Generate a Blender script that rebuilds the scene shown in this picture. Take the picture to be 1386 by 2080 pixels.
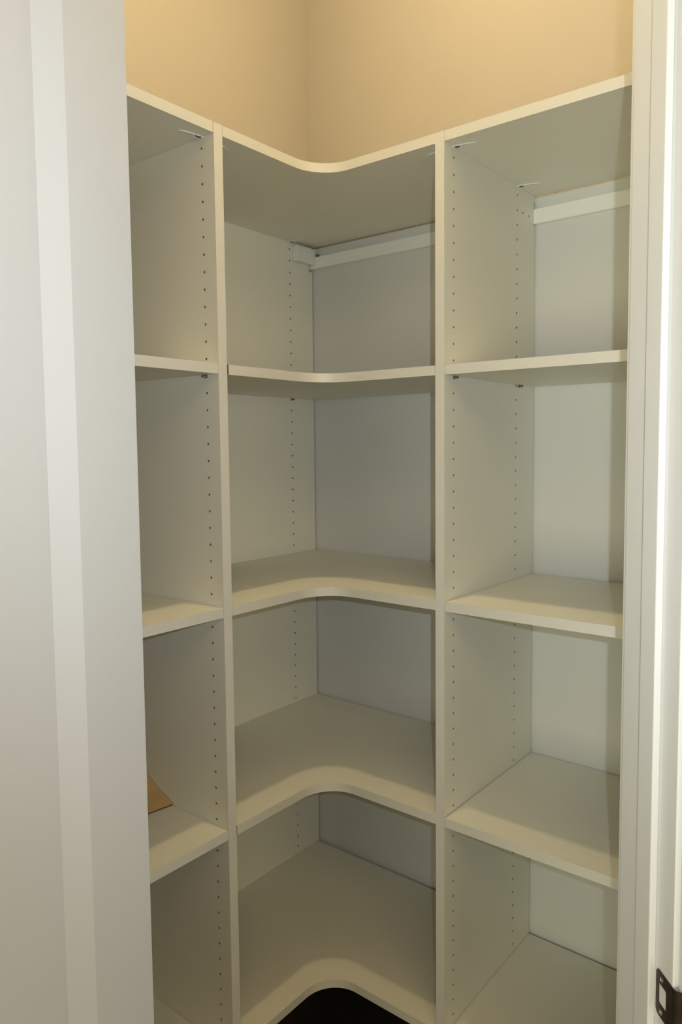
import bpy, bmesh, math, random
from mathutils import Vector, Matrix

scene = bpy.context.scene
for o in list(bpy.data.objects):
    bpy.data.objects.remove(o, do_unlink=True)
COL = scene.collection
random.seed(4)

# ------------------------------------------------------------------ camera
FPX = 1488.65
cam_data = bpy.data.cameras.new('camera')
cam = bpy.data.objects.new('camera', cam_data)
COL.objects.link(cam)
R_ = Vector((0.79935191, 0.60083446, -0.00587202))
U_ = Vector((-0.03741817, 0.05953016, 0.99752496))
F_ = Vector((-0.59969693, 0.79715376, -0.07006767))
m = Matrix((R_, U_, -F_)).transposed().to_4x4()
m.translation = Vector((1.46610559, -1.59608387, 1.5456258))
cam.matrix_world = m
cam_data.sensor_fit = 'VERTICAL'
cam_data.sensor_height = 36.0
cam_data.sensor_width = 24.0
cam_data.lens = FPX / 2080 * 36
cam_data.shift_x = -89.18 / 2080
cam_data.shift_y = -30.07 / 2080
cam_data.clip_start = 0.02
scene.camera = cam

# ------------------------------------------------------------------ world, lights, exposure
w = bpy.data.worlds.new('world')
scene.world = w
w.use_nodes = True
w.node_tree.nodes['Background'].inputs[0].default_value = (0.8, 0.9, 1.0, 1)
w.node_tree.nodes['Background'].inputs[1].default_value = 0.02

def lamp(name, kind, loc, power, color, **kw):
    d = bpy.data.lights.new(name, kind)
    d.energy = power
    d.color = color
    for k, v in kw.items():
        setattr(d, k, v)
    o = bpy.data.objects.new(name, d)
    o.location = loc
    COL.objects.link(o)
    return o

# the camera's own flash, a hand's width right of and above the lens
flash = lamp('camera_flash', 'SPOT', (1.525, -1.614, 1.594), 24.5, (0.83, 0.90, 1.0),
             shadow_soft_size=0.007, spot_size=math.radians(120), spot_blend=1.0)
aim = Vector((0.80, -0.10, 1.86)) - flash.location
flash.rotation_euler = aim.to_track_quat('-Z', 'Y').to_euler()
# unseen fill lights added in the hallway behind the photographer
def area(name, loc, target, power, color, size):
    o = lamp(name, 'AREA', loc, power, color, shape='SQUARE', size=size)
    o.rotation_euler = (Vector(target) - Vector(loc)).to_track_quat('-Z', 'Y').to_euler()
    return o
hall_a = area('hall_low_fill', (2.0, -4.2, .7), (.8, -.3, 2.2), 49.0, (1.0, 0.95, 0.68), 1.3)  # low fill added to brighten shelf undersides, no known window there
hall_b = area('hall_side_fill', (4.6, -2.5, 1.5), (.7, -.5, 1.5), 31.0, (1.0, 0.82, 0.50), 1.4)  # added warm fill from the side, not an actual window
hall_d = area('hall_door_fill', (4.4, -.9, 1.4), (.7, -.9, 1.4), 17.0, (0.9, 0.9, 1.0), 1.2)  # fill added to brighten the open door, no window behind it
hall_c = area('hall_ceiling_fill', (2.3, -2.3, 2.97), (2.3, -2.3, 0), 15.0, (1.0, 0.66, 0.34), 1.3)  # broad warm ambient fill added below the hall ceiling, no fixture
LAMP = (0.66, -0.65)
LAMP_Z = 2.88
LAMP_R = 0.03
LAMP_STRENGTH = 610.0
LAMP_COLOR = (1.0, 0.775, 0.42)

scene.view_settings.view_transform = 'Standard'
scene.view_settings.look = 'None'
scene.view_settings.gamma = 1.0
scene.view_settings.use_curve_mapping = False
scene.view_settings.exposure = 0.07

# ------------------------------------------------------------------ materials
def mat(name, color, rough=0.5, metal=0.0, noise=0.0, nscale=20.0, bump=0.0, bscale=300.0, spec=0.5, stretch=None, dark=None):
    mt = bpy.data.materials.new(name)
    mt.use_nodes = True
    nt = mt.node_tree
    b = nt.nodes['Principled BSDF']
    b.inputs['Base Color'].default_value = (*color, 1)
    b.inputs['Roughness'].default_value = rough
    b.inputs['Metallic'].default_value = metal
    b.inputs['Specular IOR Level'].default_value = spec
    tc = nt.nodes.new('ShaderNodeTexCoord')
    src = tc.outputs['Object']
    if stretch:
        mp = nt.nodes.new('ShaderNodeMapping')
        mp.inputs['Scale'].default_value = stretch
        nt.links.new(src, mp.inputs['Vector'])
        src = mp.outputs['Vector']
    if noise > 0:
        n = nt.nodes.new('ShaderNodeTexNoise')
        n.inputs['Scale'].default_value = nscale
        n.inputs['Detail'].default_value = 4
        nt.links.new(src, n.inputs['Vector'])
        r = nt.nodes.new('ShaderNodeValToRGB')
        dk = dark or tuple(c * (1 - noise) for c in color)
        r.color_ramp.elements[0].position = 0.3
        r.color_ramp.elements[1].position = 0.7
        r.color_ramp.elements[0].color = (*dk, 1)
        r.color_ramp.elements[1].color = (*color, 1)
        nt.links.new(n.outputs['Fac'], r.inputs['Fac'])
        nt.links.new(r.outputs['Color'], b.inputs['Base Color'])
    if bump > 0:
        n2 = nt.nodes.new('ShaderNodeTexNoise')
        n2.inputs['Scale'].default_value = bscale
        n2.inputs['Detail'].default_value = 3
        nt.links.new(src, n2.inputs['Vector'])
        bp = nt.nodes.new('ShaderNodeBump')
        bp.inputs['Strength'].default_value = bump
        bp.inputs['Distance'].default_value = 0.001
        nt.links.new(n2.outputs['Fac'], bp.inputs['Height'])
        nt.links.new(bp.outputs['Normal'], b.inputs['Normal'])
    return mt

M = {
    'melamine': mat('white_melamine', (0.80, 0.795, 0.685), 0.42, noise=0.015, nscale=6, bump=0.05, bscale=900),
    'edge': mat('white_edge_band', (0.68, 0.67, 0.59), 0.4, noise=0.01, nscale=30),
    'edge_end': mat('edge_band_trimmed_end', (0.80, 0.82, 0.80), 0.4, noise=0.01, nscale=30),
    'backing': mat('grey_white_backing', (0.70, 0.71, 0.665), 0.5, noise=0.02, nscale=3, bump=0.05, bscale=700),
    'rail': mat('painted_steel_rail', (0.90, 0.91, 0.85), 0.35, noise=0.01, nscale=20),
    'plastic': mat('white_plastic', (0.80, 0.82, 0.77), 0.35, noise=0.01, nscale=40),
    'chip': mat('raw_chipboard', (0.30, 0.19, 0.11), 0.9, noise=0.5, nscale=700),
    'bore': mat('hole_bore', (0.22, 0.17, 0.11), 0.9, noise=0.3, nscale=700),
    'pin': mat('nickel_pin', (0.25, 0.23, 0.20), 0.35, metal=0.8, noise=0.1, nscale=80),
    'wall': mat('tan_wall_paint', (0.375, 0.342, 0.288), 0.75, noise=0.02, nscale=3, bump=0.15, bscale=160),
    'ceiling': mat('ceiling_paint', (0.82, 0.79, 0.72), 0.85, noise=0.02, nscale=4, bump=0.2, bscale=120),
    'trim': mat('white_trim_paint', (0.79, 0.81, 0.80), 0.4, noise=0.01, nscale=5, bump=0.04, bscale=250),
    'door': mat('white_door_paint', (0.755, 0.78, 0.765), 0.42, noise=0.012, nscale=5, bump=0.05, bscale=250),
    'floor': mat('dark_floor', (0.020, 0.014, 0.011), 0.45, noise=0.5, nscale=6, stretch=(1, 12, 1)),
    'bronze': mat('dark_bronze', (0.055, 0.036, 0.028), 0.38, metal=0.55, noise=0.3, nscale=60, bump=0.05, bscale=400),
    'screw': mat('bright_screw', (0.75, 0.74, 0.72), 0.25, metal=1.0, noise=0.05, nscale=100),
    'card': mat('brown_cardboard', (0.56, 0.365, 0.155), 0.85, noise=0.12, nscale=25, bump=0.2, bscale=150, stretch=(1, 14, 1)),
    'card_edge': mat('cut_cardboard_edge', (0.20, 0.10, 0.04), 0.95, noise=0.6, nscale=300),
    'porcelain': mat('lampholder_porcelain', (0.85, 0.84, 0.8), 0.3, noise=0.01, nscale=30),
}
bulb_mat = bpy.data.materials.new('lit_bulb')
bulb_mat.use_nodes = True
_b = bulb_mat.node_tree.nodes['Principled BSDF']
_b.inputs['Emission Color'].default_value = (*LAMP_COLOR, 1)
_b.inputs['Emission Strength'].default_value = LAMP_STRENGTH
M['bulb'] = bulb_mat

# ------------------------------------------------------------------ helpers
def link(name, bm, mats, parent=None, smooth=False):
    me = bpy.data.meshes.new(name)
    bmesh.ops.recalc_face_normals(bm, faces=bm.faces[:])
    bm.to_mesh(me)
    bm.free()
    for mt in (mats if isinstance(mats, (list, tuple)) else [mats]):
        me.materials.append(M[mt])
    if smooth:
        for p in me.polygons:
            p.use_smooth = True
    o = bpy.data.objects.new(name, me)
    COL.objects.link(o)
    if parent:
        o.parent = parent
    return o

def tag(o, label, cat, group=None):
    o['label'] = label
    o['category'] = cat
    if group:
        o['group'] = group
    return o

def struct(o):
    o['kind'] = 'structure'
    return o

def bevel(o, width, seg=2):
    md = o.modifiers.new('bevel', 'BEVEL')
    md.width = width
    md.segments = seg
    md.limit_method = 'ANGLE'
    md.angle_limit = math.radians(40)
    return o

def box(bm, x0, x1, y0, y1, z0, z1, mi=0):
    v = [bm.verts.new(p) for p in ((x0, y0, z0), (x1, y0, z0), (x1, y1, z0), (x0, y1, z0),
                                   (x0, y0, z1), (x1, y0, z1), (x1, y1, z1), (x0, y1, z1))]
    for q in ((0, 3, 2, 1), (4, 5, 6, 7), (0, 1, 5, 4), (1, 2, 6, 5), (2, 3, 7, 6), (3, 0, 4, 7)):
        f = bm.faces.new([v[i] for i in q])
        f.material_index = mi
    return bm

def boxobj(name, ext, mt, parent=None, bev=0.0):
    o = link(name, box(bmesh.new(), *ext), mt, parent)
    if bev:
        bevel(o, bev)
    return o

def prism(bm, pts, z0, z1, mi=0, side_mi=None):
    lo = [bm.verts.new((x, y, z0)) for x, y in pts]
    hi = [bm.verts.new((x, y, z1)) for x, y in pts]
    f = bm.faces.new(list(reversed(lo))); f.material_index = mi
    f = bm.faces.new(hi); f.material_index = mi
    n = len(pts)
    for i in range(n):
        j = (i + 1) % n
        f = bm.faces.new((lo[i], lo[j], hi[j], hi[i]))
        f.material_index = side_mi(i) if side_mi else mi
    return bm

def tube(bm, pts, r, seg=8):
    rings = []
    for i, p in enumerate(pts):
        p = Vector(p)
        a = Vector(pts[max(i - 1, 0)]); b = Vector(pts[min(i + 1, len(pts) - 1)])
        t = (b - a).normalized()
        u = t.orthogonal().normalized()
        v = t.cross(u)
        rr = r[i] if isinstance(r, (list, tuple)) else r
        rings.append([bm.verts.new(p + (u * math.cos(k * 2 * math.pi / seg) + v * math.sin(k * 2 * math.pi / seg)) * rr) for k in range(seg)])
    for a, b in zip(rings, rings[1:]):
        for k in range(seg):
            bm.faces.new((a[k], a[(k + 1) % seg], b[(k + 1) % seg], b[k]))
    bm.faces.new(rings[0]); bm.faces.new(list(reversed(rings[-1])))
    return bm

def lathe(bm, prof, seg=24):
    rings = []
    for r, z in prof:
        rings.append([bm.verts.new((max(r, 1e-5) * math.cos(k * 2 * math.pi / seg), max(r, 1e-5) * math.sin(k * 2 * math.pi / seg), z)) for k in range(seg)])
    for a, b in zip(rings, rings[1:]):
        for k in range(seg):
            bm.faces.new((a[k], a[(k + 1) % seg], b[(k + 1) % seg], b[k]))
    bm.faces.new(rings[0]); bm.faces.new(rings[-1])
    return bm

# ------------------------------------------------------------------ plan dimensions (metres)
XR, YL, D, T, TS = 0.6861, 0.6628, 0.3947, 0.0203, 0.019
ZT, Z2, Z3, Z4, Z5 = 2.134, 1.6999, 1.2398, 0.8021, 0.3445
ZHOLE = 2.0946
CEIL = 3.0
XE, YE = 1.40, 1.38           # where the short return walls close the shelf runs
WY, WX = 0.016, -0.0215       # right and left wall faces
P0 = Vector((1.216, -0.714))  # corner of the right jamb where the strike plate starts
NS = Vector((math.sqrt(.5), -math.sqrt(.5)))   # out of the pantry
NL = Vector((-math.sqrt(.5), -math.sqrt(.5)))  # along the opening, to the left
def SL(s, l):
    p = P0 + NS * s + NL * l
    return (p.x, p.y)
OPEN = 0.617

# ------------------------------------------------------------------ room shell
def wall(name, pts, z0=0.0, z1=CEIL, mt='wall'):
    return struct(link(name, prism(bmesh.new(), pts, z0, z1), mt))

wall('wall_right', [(WX - .12, WY), (XE + .12, WY), (XE + .12, WY + .12), (WX - .12, WY + .12)])
wall('wall_left', [(WX - .12, -YE - .12), (WX, -YE - .12), (WX, WY), (WX - .12, WY)])
# short returns and the diagonal wall with the doorway, built as two solid wedges
sIn, sOut = -0.102, 0.036
def diag_x(s, x):  # point on the diagonal line at depth s with the given x
    a = Vector(SL(s, 0)); l = (a.x - x) / math.sqrt(.5)
    return SL(s, l)
a = diag_x(sIn, XE)
wall('wall_right_return', [(XE, WY), a, SL(sIn, -.019), SL(sOut, -.019), SL(sOut, -1.6), (XE + .12, SL(sOut, -1.6)[1]), (XE + .12, WY)])
def diag_y(s, y):
    a = Vector(SL(s, 0)); l = (a.y - y) / math.sqrt(.5)
    return SL(s, l)
wall('wall_left_return', [(WX, -YE), (diag_y(sIn, -YE)[0], -YE), SL(sIn, OPEN + .019), SL(sOut, OPEN + .019),
                          SL(sOut, OPEN + 1.4), (WX, SL(sOut, OPEN + 1.4)[1])])
wall('wall_above_door', [SL(sIn, -.019), SL(sOut, -.019), SL(sOut, OPEN + .019), SL(sIn, OPEN + .019)], 2.459, CEIL)
# hallway behind the photographer
wall('wall_hall_back', [(WX - .12, -5.2), (4.9, -5.2), (4.9, -5.1), (WX - .12, -5.1)])
wall('wall_hall_left', [(WX - .12, -5.1), (WX, -5.1), (WX, -YE - .12), (WX - .12, -YE - .12)])
wall('wall_hall_side', [(4.8, -5.1), (4.9, -5.1), (4.9, WY), (4.8, WY)])
struct(boxobj('floor', (-.3, 5.0, -5.3, .3, -.1, 0), 'floor'))
struct(boxobj('ceiling', (-.3, 5.0, -5.3, .3, CEIL, CEIL + .1), 'ceiling'))

# door frame: jambs, stops and casings (s = depth through the wall, l = across the opening)
def slbox(bm, s0, s1, l0, l1, z0, z1):
    return prism(bm, [SL(s0, l0), SL(s1, l0), SL(s1, l1), SL(s0, l1)], z0, z1)

HEAD = 2.44
def frame_part(name, ext, parent, mt='trim', bev=0.0015):
    o = link(name, slbox(bmesh.new(), *ext), mt, parent)
    bevel(o, bev, 3)
    return o
trim_r = struct(frame_part('trim_1', (sIn, sOut, -.019, 0, 0, HEAD + .019), None))
trim_r['label'] = 'white painted door jamb right of the opening, with the dark bronze strike plate'
frame_part('door_stop', (-.040, -.0035, .0, .0094, 0, HEAD), trim_r, bev=.002)
frame_part('inner_casing', (sIn - .017, sIn, -.075, -.005, 0, HEAD + .07), trim_r, bev=.003)
frame_part('outer_casing', (sOut, sOut + .017, -.075, -.006, 0, HEAD + .07), trim_r, bev=.004)
trim_l = struct(frame_part('trim_2', (sIn, sOut, OPEN, OPEN + .019, 0, HEAD + .019), None))
frame_part('door_stop', (-.040, -.0035, OPEN - .0094, OPEN, 0, HEAD), trim_l, bev=.002)
frame_part('inner_casing', (sIn - .017, sIn, OPEN + .005, OPEN + .075, 0, HEAD + .07), trim_l, bev=.003)
frame_part('outer_casing', (sOut, sOut + .017, OPEN + .006, OPEN + .075, 0, HEAD + .07), trim_l, bev=.004)
trim_h = struct(frame_part('trim_3', (sIn, sOut, 0.0005, OPEN - .0005, HEAD, HEAD + .019), None))
frame_part('door_stop', (-.040, -.0035, .01, OPEN - .01, HEAD - .0094, HEAD), trim_h, bev=.002)
frame_part('inner_casing', (sIn - .017, sIn, -.0045, OPEN + .0045, HEAD + .005, HEAD + .07), trim_h, bev=.003)
frame_part('outer_casing', (sOut, sOut + .017, -.0055, OPEN + .0055, HEAD + .006, HEAD + .07), trim_h, bev=.004)

# strike plate on the right jamb: flat plate with a latch hole, lip curling round the jamb edge
def strike():
    zc, h = 0.8795, 0.0285
    bm = bmesh.new()
    th = 0.0013
    outer = []
    r = .0065
    for k in range(7):       # bottom left rounded
        an = math.pi + k * math.pi / 12
        outer.append((r + r * math.cos(an), -h + r + r * math.sin(an)))
    outer.append((.037, -h)); outer.append((.037, h))
    for k in range(7):
        an = math.pi / 2 + k * math.pi / 12
        outer.append((r + r * math.cos(an), h - r + r * math.sin(an)))
    hole = []
    hx0, hx1, hh, hr = .006, .0235, .0128, .002
    for cx, cy, a0 in ((hx0 + hr, -hh + hr, math.pi), (hx1 - hr, -hh + hr, 1.5 * math.pi), (hx1 - hr, hh - hr, 0), (hx0 + hr, hh - hr, .5 * math.pi)):
        for k in range(4):
            an = a0 + k * math.pi / 6
            hole.append((cx + hr * math.cos(an), cy + hr * math.sin(an)))
    def P(s, z, l):
        x, y = SL(s, l)
        return (x, y, zc + z)
    def loop(pts, l):
        vs = [bm.verts.new(P(s, z, l)) for s, z in pts]
        return vs, [bm.edges.new((vs[i], vs[(i + 1) % len(vs)])) for i in range(len(vs))]
    vo, eo = loop(outer, th)
    vh, eh = loop(hole, th)
    bmesh.ops.triangle_fill(bm, edges=eo + eh, use_beauty=True)
    vo2 = [bm.verts.new(P(s, z, 0.0001)) for s, z in outer]
    vh2 = [bm.verts.new(P(s, z, 0.0001)) for s, z in hole]
    for v1, v2 in ((vo, vo2), (vh, vh2)):
        n = len(v1)
        for i in range(n):
            bm.faces.new((v1[i], v1[(i + 1) % n], v2[(i + 1) % n], v2[i]))
    pl = link('strike_plate', bm, 'bronze', trim_r)
    pl['label'] = 'dark bronze strike plate with latch hole'
    # curled lip
    bm = bmesh.new()
    prev = None
    for k in range(7):
        an = k * math.pi / 2 / 6
        ro = .011
        s = .037 + ro * math.sin(an); l = th - ro * (1 - math.cos(an))
        s2 = .037 + (ro - th) * math.sin(an); l2 = th - ro + (ro - th) * math.cos(an)
        row = [bm.verts.new(P(s, -h, l)), bm.verts.new(P(s, h, l)), bm.verts.new(P(s2, h, l2)), bm.verts.new(P(s2, -h, l2))]
        if prev:
            for i in range(4):
                bm.faces.new((prev[i], prev[(i + 1) % 4], row[(i + 1) % 4], row[i]))
        else:
            bm.faces.new(row)
        prev = row
    bm.faces.new(prev)
    link('plate_lip', bm, 'bronze', pl, smooth=False)
    for dz in (.0206, -.0206):
        bm = lathe(bmesh.new(), [(.0033, 0), (.0033, .0004), (.0026, .0009), (.0012, .0011), (.0008, .0002)], 16)
        rot = Matrix(((NS.x, 0, NL.x), (NS.y, 0, NL.y), (0, 1, 0))).to_4x4()
        x, y = SL(.0135, th)
        bmesh.ops.transform(bm, matrix=Matrix.Translation((x, y, zc + dz)) @ rot, verts=bm.verts[:])
        sc = link('screw', bm, 'screw', pl)
        sc['label'] = 'bright screw head'
strike()

# open door on the left, hinged on the left jamb, swung out to about 105 degrees
AS, AL = .045, .5875
ang = math.atan2(.2553, .966)
es, el = math.cos(ang), math.sin(ang)
ts_, tl_ = -math.sin(ang), math.cos(ang)
def DP(e, t):  # e along the door from its hinge edge, t into the thickness
    return SL(AS + es * e + ts_ * t, AL + el * e + tl_ * t)
DW, DT, DH = .606, .035, 2.432
def door():
    zs = [0.012, 0.24, 0.86, 1.00, 2.32, DH]
    xs = [0, .112, DW - .112, DW]
    bw, dp = .0336, .007
    bm = bmesh.new()
    def V(e, z, t):
        x, y = DP(e, t)
        return bm.verts.new((x, y, z))
    def quad(a, b, c, d):
        bm.faces.new((V(*a), V(*b), V(*c), V(*d)))
    for t, sg in ((0, 1), (DT, -1)):
        for i in range(3):
            for j in range(5):
                x0, x1, z0, z1 = xs[i], xs[i + 1], zs[j], zs[j + 1]
                if i == 1 and j in (1, 3):
                    td = t + sg * dp
                    X0, X1, Y0, Y1 = x0 + bw, x1 - bw, z0 + bw, z1 - bw
                    quad((x0, z0, t), (x1, z0, t), (X1, Y0, td), (X0, Y0, td))
                    quad((x1, z0, t), (x1, z1, t), (X1, Y1, td), (X1, Y0, td))
                    quad((x1, z1, t), (x0, z1, t), (X0, Y1, td), (X1, Y1, td))
                    quad((x0, z1, t), (x0, z0, t), (X0, Y0, td), (X0, Y1, td))
                    quad((X0, Y0, td), (X1, Y0, td), (X1, Y1, td), (X0, Y1, td))
                else:
                    quad((x0, z0, t), (x1, z0, t), (x1, z1, t), (x0, z1, t))
    for j in range(5):
        quad((0, zs[j], 0), (0, zs[j], DT), (0, zs[j + 1], DT), (0, zs[j + 1], 0))
        quad((DW, zs[j], 0), (DW, zs[j], DT), (DW, zs[j + 1], DT), (DW, zs[j + 1], 0))
    for i in range(3):
        for z in (zs[0], zs[-1]):
            quad((xs[i], z, 0), (xs[i + 1], z, 0), (xs[i + 1], z, DT), (xs[i], z, DT))
    bmesh.ops.remove_doubles(bm, verts=bm.verts[:], dist=1e-5)
    d = struct(link('door_1', bm, 'door'))
    d['label'] = 'white painted panel door standing open at the left'
    bevel(d, .0012, 2)
    # hinges in the gap at the jamb, lever-free round knob near the free edge
    for z in (.25, 1.25, 2.2):
        bm = bmesh.new()
        x, y = DP(-.004, DT + .002)
        tube(bm, [(x, y, z - .045), (x, y, z + .045)], .0055, 12)
        link('hinge', bm, 'bronze', d, smooth=False)
    bm = lathe(bmesh.new(), [(.032, 0), (.032, .004), (.012, .008), (.010, .03), (.022, .036), (.027, .048), (.022, .060), (.008, .064)], 24)
    dirn = Vector(DP(0, -1)) - Vector(DP(0, 0))
    al = Vector(DP(1, 0)) - Vector(DP(0, 0))
    rot = Matrix(((al.x, 0, dirn.x), (al.y, 0, dirn.y), (0, 1, 0))).to_4x4()
    x, y = DP(DW - .06, -.0002)
    bmesh.ops.transform(bm, matrix=Matrix.Translation((x, y, .93)) @ rot, verts=bm.verts[:])
    link('door_knob', bm, 'bronze', d, smooth=False)
door()

# ------------------------------------------------------------------ upright panels with drilled holes
HR, HD = 0.0024, 0.009
def panel_mesh(bm, frame, a0, a1, z0, z1, rows, nk, zh, thick, hole_side, notch=None, extra=()):
    """frame(a, z, t) -> xyz; a runs from wall to front, t through the thickness (0 = drilled face)."""
    def F(pts, mi=0):
        f = bm.faces.new([bm.verts.new(frame(*p)) for p in pts]); f.material_index = mi
    hw = .0052
    zt, zb = zh + .016, zh - .032 * (nk - 1) - .016
    cuts = sorted(rows)
    xs = [a0]
    for r in cuts:
        xs += [r - hw, r + hw]
    xs.append(a1)
    def drill(r, zc, x0, x1, zlo, zhi):
        n = 12
        C = [(r + HR * math.cos(2 * math.pi * k / n), zc + HR * math.sin(2 * math.pi * k / n)) for k in range(n)]
        B = []
        for k in range(n):
            an = 2 * math.pi * k / n
            c, s = math.cos(an), math.sin(an)
            # project on the cell's outline
            tx = ((x1 - r) if c > 0 else (r - x0)) / max(abs(c), 1e-9)
            tz = ((zhi - zc) if s > 0 else (zc - zlo)) / max(abs(s), 1e-9)
            t = min(tx, tz)
            B.append((r + c * t, zc + s * t))
        cs = [(x1, zhi), (x0, zhi), (x0, zlo), (x1, zlo)]
        for k in range(n):
            j = (k + 1) % n
            F([(C[k][0], C[k][1], 0), (B[k][0], B[k][1], 0), (B[j][0], B[j][1], 0), (C[j][0], C[j][1], 0)])
            F([(C[k][0], C[k][1], 0), (C[j][0], C[j][1], 0), (C[j][0], C[j][1], HD), (C[k][0], C[k][1], HD)], 1)
            if abs(B[k][0] - B[j][0]) > 1e-7 and abs(B[k][1] - B[j][1]) > 1e-7:
                c = min(cs, key=lambda q: (q[0] - B[k][0]) ** 2 + (q[1] - B[k][1]) ** 2 + (q[0] - B[j][0]) ** 2 + (q[1] - B[j][1]) ** 2)
                F([(B[k][0], B[k][1], 0), (c[0], c[1], 0), (B[j][0], B[j][1], 0)])
        F([(p[0], p[1], HD) for p in C], 1)
    # back strip may carry a notch for the hanging rail
    def plain(x0, x1, za, zb_, t=0):
        F([(x0, za, t), (x1, za, t), (x1, zb_, t), (x0, zb_, t)])
    nd = notch[0] if notch else 0
    exz = sorted(extra)
    for i in range(len(xs) - 1):
        x0, x1 = xs[i], xs[i + 1]
        if i % 2 == 1:                      # a row of holes
            r = cuts[i // 2]
            plain(x0, x1, z0, zb); plain(x0, x1, zt, z1)
            for k in range(nk):
                zc = zh - .032 * k
                drill(r, zc, x0, x1, zc - .016, zc + .016)
        else:
            if i == 0 and notch:
                n0, n1 = notch[1], notch[2]
                plain(x0, x0 + nd, z0, n0); plain(x0, x0 + nd, n1, z1)
                x0 = x0 + nd
            ex = [e for e in extra if x0 < e[0] < x1]
            if ex:
                cur = x0
                for (ea, ez) in sorted(ex):
                    plain(cur, ea - .006, z0, z1)
                    plain(ea - .006, ea + .006, z0, ez - .01); plain(ea - .006, ea + .006, ez + .01, z1)
                    drill(ea, ez, ea - .006, ea + .006, ez - .01, ez + .01)
                    cur = ea + .006
                plain(cur, x1, z0, z1)
            else:
                plain(x0, x1, z0, z1)
    # far face and edges
    def edge(p, q, mi=0):
        F([(p[0], p[1], 0), (q[0], q[1], 0), (q[0], q[1], thick), (p[0], p[1], thick)], mi)
    if notch:
        n0, n1 = notch[1], notch[2]
        plain(a0, a0 + nd, z0, n0, thick); plain(a0, a0 + nd, n1, z1, thick); plain(a0 + nd, a1, z0, z1, thick)
        edge((a0, z0), (a0, n0)); edge((a0, n0), (a0 + nd, n0), 1); edge((a0 + nd, n0), (a0 + nd, n1), 1)
        edge((a0 + nd, n1), (a0, n1), 1); edge((a0, n1), (a0, z1))
    else:
        plain(a0, a1, z0, z1, thick)
        edge((a0, z0), (a0, z1))
    edge((a0, z1), (a1, z1)); edge((a1, z0), (a1, z1)); edge((a0, z0), (a1, z0))
    bmesh.ops.remove_doubles(bm, verts=bm.verts[:], dist=1e-6)

NK = 60
BANDT = .0006
def band(name, pts, parent, z0, z1):
    o = link(name, prism(bmesh.new(), pts, z0, z1), 'edge', parent)
    return o

# right upright: stands off the right wall, drilled face looks to +x
bm = bmesh.new()
panel_mesh(bm, lambda a, z, t: (XR + T - t, -a, z), .0056, D - BANDT, 0, ZT, [.0936, D - .0343], NK, ZHOLE, T, 1,
           notch=(.0062, 2.047, 2.099), extra=[(.0668, 2.0632), (.0362, 2.0632)])
up_r = tag(link('upright_panel', bm, ['melamine', 'bore']),
           'tall white upright panel dividing the curved shelves from the right-hand bay', 'panel',
           'upright panels of the pantry shelving')
boxobj('edge_band', (XR, XR + T, -D, -D + BANDT, 0, ZT), 'edge', up_r)
# left upright: stands off the left wall, drilled face looks to -y
bm = bmesh.new()
panel_mesh(bm, lambda a, z, t: (a, -(YL + T) + t, z), -.014, D - BANDT, 0, ZT, [.0936, D - .0343], NK, ZHOLE, T, 1,
           notch=(.0062, 2.047, 2.099))
up_l = tag(link('upright_panel', bm, ['melamine', 'bore']),
           'tall white upright panel dividing the curved shelves from the left-hand bay', 'panel',
           'upright panels of the pantry shelving')
boxobj('edge_band', (D - BANDT, D, -(YL + T), -YL, 0, ZT), 'edge', up_l)
# corner upright: flat against the left wall, drilled face looks to +x
bm = bmesh.new()
panel_mesh(bm, lambda a, z, t: (-t, -a + .0075, z), .0, D, 0, ZT, [.0915, D - .03], NK, ZHOLE, .0195, 1,
           notch=(.0132, 2.047, 2.099))
up_c = tag(link('upright_panel', bm, ['melamine', 'bore']),
           'white upright panel flat against the left wall behind the curved corner shelves', 'panel',
           'upright panels of the pantry shelving')

# ------------------------------------------------------------------ backing sheets
bc = boxobj('back_panel', (-.0185, XR + T / 2, .0118, .0152, .05, ZT - .022), 'backing')
tag(bc, 'grey-white backing sheet behind the curved corner shelves', 'backing')
br_ = boxobj('back_panel', (XR + T / 2 + .0006, XE - .002, 0, .0152, .05, ZT - .022), 'backing')
tag(br_, 'grey-white backing sheet behind the right-hand straight shelves', 'backing')

# ------------------------------------------------------------------ hanging rails
rl = tag(boxobj('hanging_rail', (-.016, XR - .0006, -.0015, .0113, 2.0535, 2.0842), 'rail', bev=.0006),
         'white steel hanging rail at the back of the curved corner bay, under the top shelf', 'rail')
boxobj('rail_lip', (.004, XR - .0006, -.0005, .0113, 2.0842, 2.0856), 'rail', rl)
rr = tag(boxobj('hanging_rail', (XR + .002, XE - .004, -.0115, -.0003, 2.0515, 2.0835), 'rail', bev=.0006),
         'white steel hanging rail at the back of the right-hand bay, under the top shelf', 'rail')
boxobj('rail_lip', (XR + T + .001, XE - .004, -.0105, -.0003, 2.0835, 2.0848), 'rail', rr)
# cover box over the rail end in the corner
cv = boxobj('rail_cover', (.0003, .0200, -.0735, -.0025, 2.0632, 2.1070), 'plastic', bev=.0022)
tag(cv, 'small white plastic cover box over the rail end high in the corner', 'cover')
boxobj('cover_flange', (.0003, .0218, -.0023, .0004, 2.0585, 2.1085), 'plastic', cv, bev=.0009)
boxobj('hook', (.0222, .0236, -.0012, .0060, 2.0860, 2.0935), 'pin', cv)
boxobj('hook', (.0300, .0314, -.0012, .0060, 2.0860, 2.0930), 'pin', cv)

# ------------------------------------------------------------------ shelves
RC = 0.0777
def arc(n=20):
    out = []
    c = Vector((D + RC, -D - RC))
    for k in range(n + 1):
        an = math.pi / 2 + k * math.pi / 2 / n
        out.append((c.x + RC * math.cos(an), c.y + RC * math.sin(an)))
    return out

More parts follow.
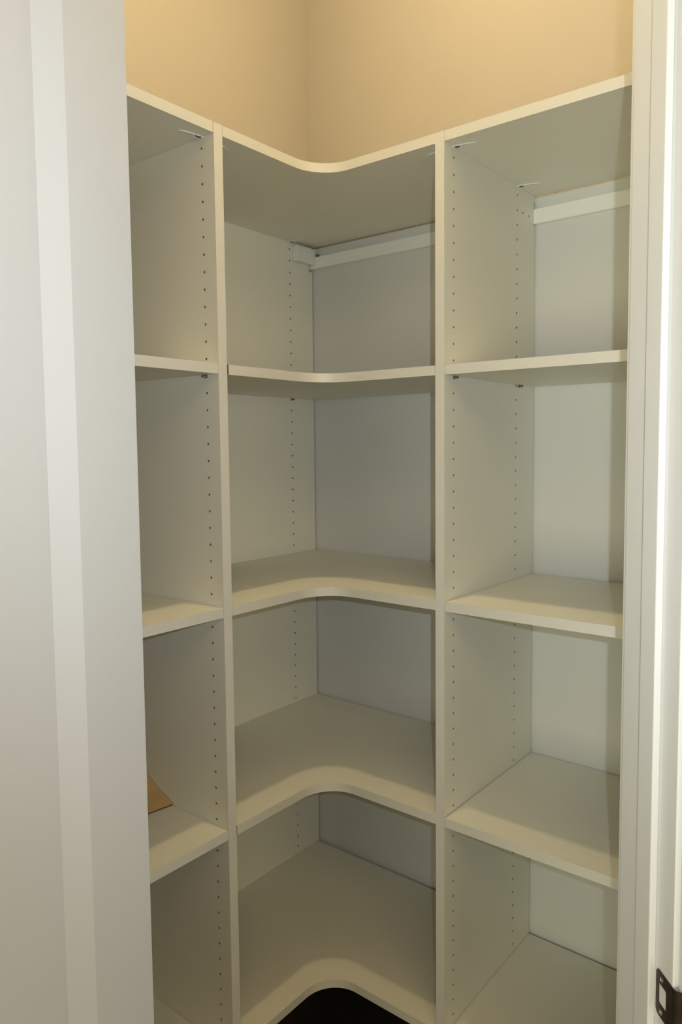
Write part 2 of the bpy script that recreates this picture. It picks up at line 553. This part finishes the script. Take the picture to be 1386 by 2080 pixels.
def offset_front(d):
    # front outline of the L, moved towards the room by d, from the right end to the left end
    c = Vector((D + RC, -D - RC))
    pts = [(XR, -D - d)]
    for k in range(25):
        an = math.pi / 2 + k * math.pi / 2 / 24
        pts.append((c.x + (RC - d) * math.cos(an), c.y + (RC - d) * math.sin(an)))
    pts.append((D + d, -YL))
    return pts

def corner_shelf(z, label, gl, gr, gb=.006):
    back = [(.0008, -YL + gl), (.0008, .0118 - gb), (XR - gr, .0118 - gb)]
    fr = offset_front(-BANDT - .0005)
    fr[0] = (XR - gr, fr[0][1]); fr[-1] = (fr[-1][0], -YL + gl)
    pts = back + fr
    n = len(pts)
    bm = prism(bmesh.new(), pts, z - TS, z, 0, lambda i: 1 if i in (n - 1, 2) else 0)
    o = link('corner_shelf', bm, ['melamine', 'chip'])
    tag(o, label, 'shelf', 'curved corner shelves')
    f1 = offset_front(-.0005)
    f1[0] = (XR - gr, f1[0][1]); f1[-1] = (f1[-1][0], -YL + gl)
    bo = link('edge_band', prism(bmesh.new(), fr + list(reversed(f1)), z - TS, z), 'edge', o)
    for p in bo.data.polygons:
        p.use_smooth = False
    return o

cs = [corner_shelf(ZT, 'curved corner shelf at the very top, below the bare tan wall', .0012, .0004),
      corner_shelf(Z2, 'curved corner shelf second from top, raw brown end showing at its left', .0045, .0008),
      corner_shelf(Z3, 'curved corner shelf third from top, the highest whose top surface shows', .0012, .0004),
      corner_shelf(Z4, 'curved corner shelf fourth from top, just above the lowest one', .0022, .0004),
      corner_shelf(Z5, 'curved corner shelf lowest of all, above the dark floor', .0012, .0006, .009)]

def straight_shelf(ext, front_axis, z, label, group, end_white=False):
    x0, x1, y0, y1 = ext
    o = link('straight_shelf', box(bmesh.new(), x0 + (0), x1 - (BANDT if front_axis == 'x' else 0), y0 + (BANDT if front_axis == 'y' else 0), y1, z - TS, z), 'melamine')
    tag(o, label, 'shelf', group)
    if front_axis == 'y':
        boxobj('edge_band', (x0, x1, y0, y0 + BANDT, z - TS, z), 'edge', o)
        if end_white:
            e = boxobj('end_band', (x0 - .0012, x0 - .0001, y0, y1, z - TS, z), 'edge_end', o)
            e['label'] = 'bright trimmed end of the edge banding'
    else:
        boxobj('edge_band', (x1 - BANDT, x1, y0, y1, z - TS, z), 'edge', o)
    return o

RX0 = XR + T
RS = []
for z, g, gb, ew, lab in ((ZT, .0005, .0014, False, 'straight shelf at the very top of the right-hand bay, white locking tabs beneath'),
                      (Z2, .0028, .004, True, 'straight right-hand shelf second from top, two dark pins under its left end'),
                      (Z3, .0010, .004, False, 'straight right-hand shelf third from top, the highest there whose top surface shows'),
                      (Z4, .0026, .003, True, 'straight right-hand shelf fourth from top, warm light band along its front'),
                      (Z5, .0006, .007, False, 'straight right-hand shelf lowest of all, dark gap along its back')):
    RS.append(straight_shelf((RX0 + g, XE - .001, -D + .0005, -gb), 'y', z, lab, 'straight shelves of the right-hand bay', ew))
LS = []
for z, g, lab in ((ZT, .0008, 'straight shelf at the very top of the left-hand bay beside the door'),
                  (Z2, .0006, 'straight left-hand shelf second from top, dark pin under its right end'),
                  (Z3, .0006, 'straight left-hand shelf third from top, above the dark compartment with cardboard'),
                  (Z4, .0006, 'straight left-hand shelf carrying the brown cardboard'),
                  (Z5, .0006, 'straight left-hand shelf lowest of all, a corner of it at the picture bottom')):
    LS.append(straight_shelf((-.012, D - .0005, -YE + .001, -(YL + T) - g), 'x', z, lab, 'straight shelves of the left-hand bay'))

# ------------------------------------------------------------------ locking tabs under the top shelf
def lock_tab(parent, origin, du, dv):
    """origin on the underside at the upright; du runs away from the upright, dv sideways (towards the wall)."""
    zu = ZT - TS
    o3 = Vector((origin[0], origin[1], 0)); du = Vector((*du, 0)); dv = Vector((*dv, 0))
    pts = []
    for k in range(13):
        u = .001 + .046 * k / 12
        s = -.006 + .0085 * (u / .047) - .004 * max(0, (u - .030) / .017) ** 2 * -1
        p = o3 + du * u + dv * s
        p.z = zu - .0011
        pts.append(tuple(p))
    bm = tube(bmesh.new(), pts, [.0006 + .0007 * min(1, min(k, 12 - k) / 2) for k in range(13)], 6)
    t = link('locking_tab', bm, 'plastic', parent)
    t['label'] = 'curved white plastic locking tab'
    bm = bmesh.new()
    def P(u, s, z):
        p = o3 + du * u + dv * s
        return (p.x, p.y, z)
    def blk(u0, u1, s0, s1, za, zb, mi):
        v = [bm.verts.new(P(a, b, c)) for a, b, c in ((u0, s0, za), (u1, s0, za), (u1, s1, za), (u0, s1, za), (u0, s0, zb), (u1, s0, zb), (u1, s1, zb), (u0, s1, zb))]
        for q in ((0, 3, 2, 1), (4, 5, 6, 7), (0, 1, 5, 4), (1, 2, 6, 5), (2, 3, 7, 6), (3, 0, 4, 7)):
            f = bm.faces.new([v[i] for i in q]); f.material_index = mi
    blk(.004, .0125, -.003, .0022, zu - .0034, zu - .0002, 1)
    blk(.003, .0145, .0026, .0062, zu - .0040, zu - .0002, 0)
    blk(.0004, .0036, -.006, .0050, zu - .0030, zu - .0002, 0)
    link('cam', bm, ['plastic', 'pin'], t)

lock_tab(RS[0], (RX0, -.0890), (1, 0), (0, 1))
lock_tab(RS[0], (RX0, -.3600), (1, 0), (0, 1))
lock_tab(cs[0], (XR, -.3600), (-1, 0), (0, 1))
lock_tab(cs[0], (0.001, -.0840), (1, 0), (0, 1))
lock_tab(cs[0], (.3610, -YL), (0, 1), (-1, 0))
lock_tab(LS[0], (.3610, -(YL + T)), (0, -1), (-1, 0))

# shelf pins just under shelf 2
def pin(parent, loc, axis):
    bm = bmesh.new()
    x, y, z = loc
    ax, ay = axis
    tube(bm, [(x - ax * .006, y - ay * .006, z), (x + ax * .0105, y + ay * .0105, z)], .0022, 10)
    tube(bm, [(x + ax * .0002, y + ay * .0002, z), (x + ax * .0018, y + ay * .0018, z)], .0032, 12)
    o = link('shelf_pin', bm, 'pin', parent)
    o['label'] = 'dark metal shelf pin'
zp = Z2 - TS - .0034
pin(up_r, (RX0, -(D - .0343), zp), (1, 0))
pin(up_r, (RX0, -.0936 + .012, zp), (1, 0))
pin(up_l, (D - .0343, -(YL + T), zp), (0, -1))
pin(up_c, (0, -.084, zp), (1, 0))

# ------------------------------------------------------------------ cardboard sheet on the left-hand shelf
def cardboard():
    bm = bmesh.new()
    NX, NY = 24, 14
    th = .0032
    def P(i, j, k):
        u = i / NX; v = j / NY
        # right edge: from the upright (v=0) towards the room (v=1)
        xr = .2235 - .0105 * v / .45 if v < .45 else .213 - .10 * (v - .45)
        y = -(YL + T) - .0015 - .150 * v
        x = xr - u * .215
        lift = .040 * (max(0, (xr - x)) / .09) ** 1.1 * (1 - .75 * v) if xr - x < .13 else None
        if lift is None:
            lift = .040 * (.13 / .09) ** 1.1 * (1 - .75 * v)
        lift += .0012 * math.sin(u * 21) * (1 - v)
        return (x, y, Z4 + .0004 + max(lift, 0) + (th if k else 0))
    top = [[bm.verts.new(P(i, j, 1)) for j in range(NY + 1)] for i in range(NX + 1)]
    bot = [[bm.verts.new(P(i, j, 0)) for j in range(NY + 1)] for i in range(NX + 1)]
    for i in range(NX):
        for j in range(NY):
            bm.faces.new((top[i][j], top[i + 1][j], top[i + 1][j + 1], top[i][j + 1]))
            bm.faces.new((bot[i][j], bot[i][j + 1], bot[i + 1][j + 1], bot[i + 1][j]))
    def side(a, b, c, d):
        f = bm.faces.new((a, b, c, d)); f.material_index = 1
    for j in range(NY):
        side(top[0][j], top[0][j + 1], bot[0][j + 1], bot[0][j])
        side(top[NX][j], bot[NX][j], bot[NX][j + 1], top[NX][j + 1])
    for i in range(NX):
        side(top[i][0], bot[i][0], bot[i + 1][0], top[i + 1][0])
        side(top[i][NY], top[i + 1][NY], bot[i + 1][NY], bot[i][NY])
    o = link('cardboard_sheet', bm, ['card', 'card_edge'])
    tag(o, 'bent piece of brown corrugated cardboard lying on a left-hand shelf beside the door', 'cardboard')
cardboard()

# ------------------------------------------------------------------ ceiling lamp of the pantry (above the frame)
lx, ly = LAMP
bm = lathe(bmesh.new(), [(.062, CEIL), (.062, CEIL - .012), (.045, CEIL - .022), (.022, CEIL - .028), (.018, CEIL - .034), (.018, LAMP_Z + .024)], 32)
lh = link('ceiling_lamp', bm, 'porcelain')
for v in lh.data.vertices:
    v.co.x += lx; v.co.y += ly
tag(lh, 'plain ceiling lampholder with a bare warm bulb in the middle of the pantry', 'lamp')
bm = bmesh.new()
bmesh.ops.create_uvsphere(bm, u_segments=24, v_segments=14, radius=LAMP_R, matrix=Matrix.Translation((lx, ly, LAMP_Z)))
link('bulb', bm, 'bulb', lh, smooth=True)
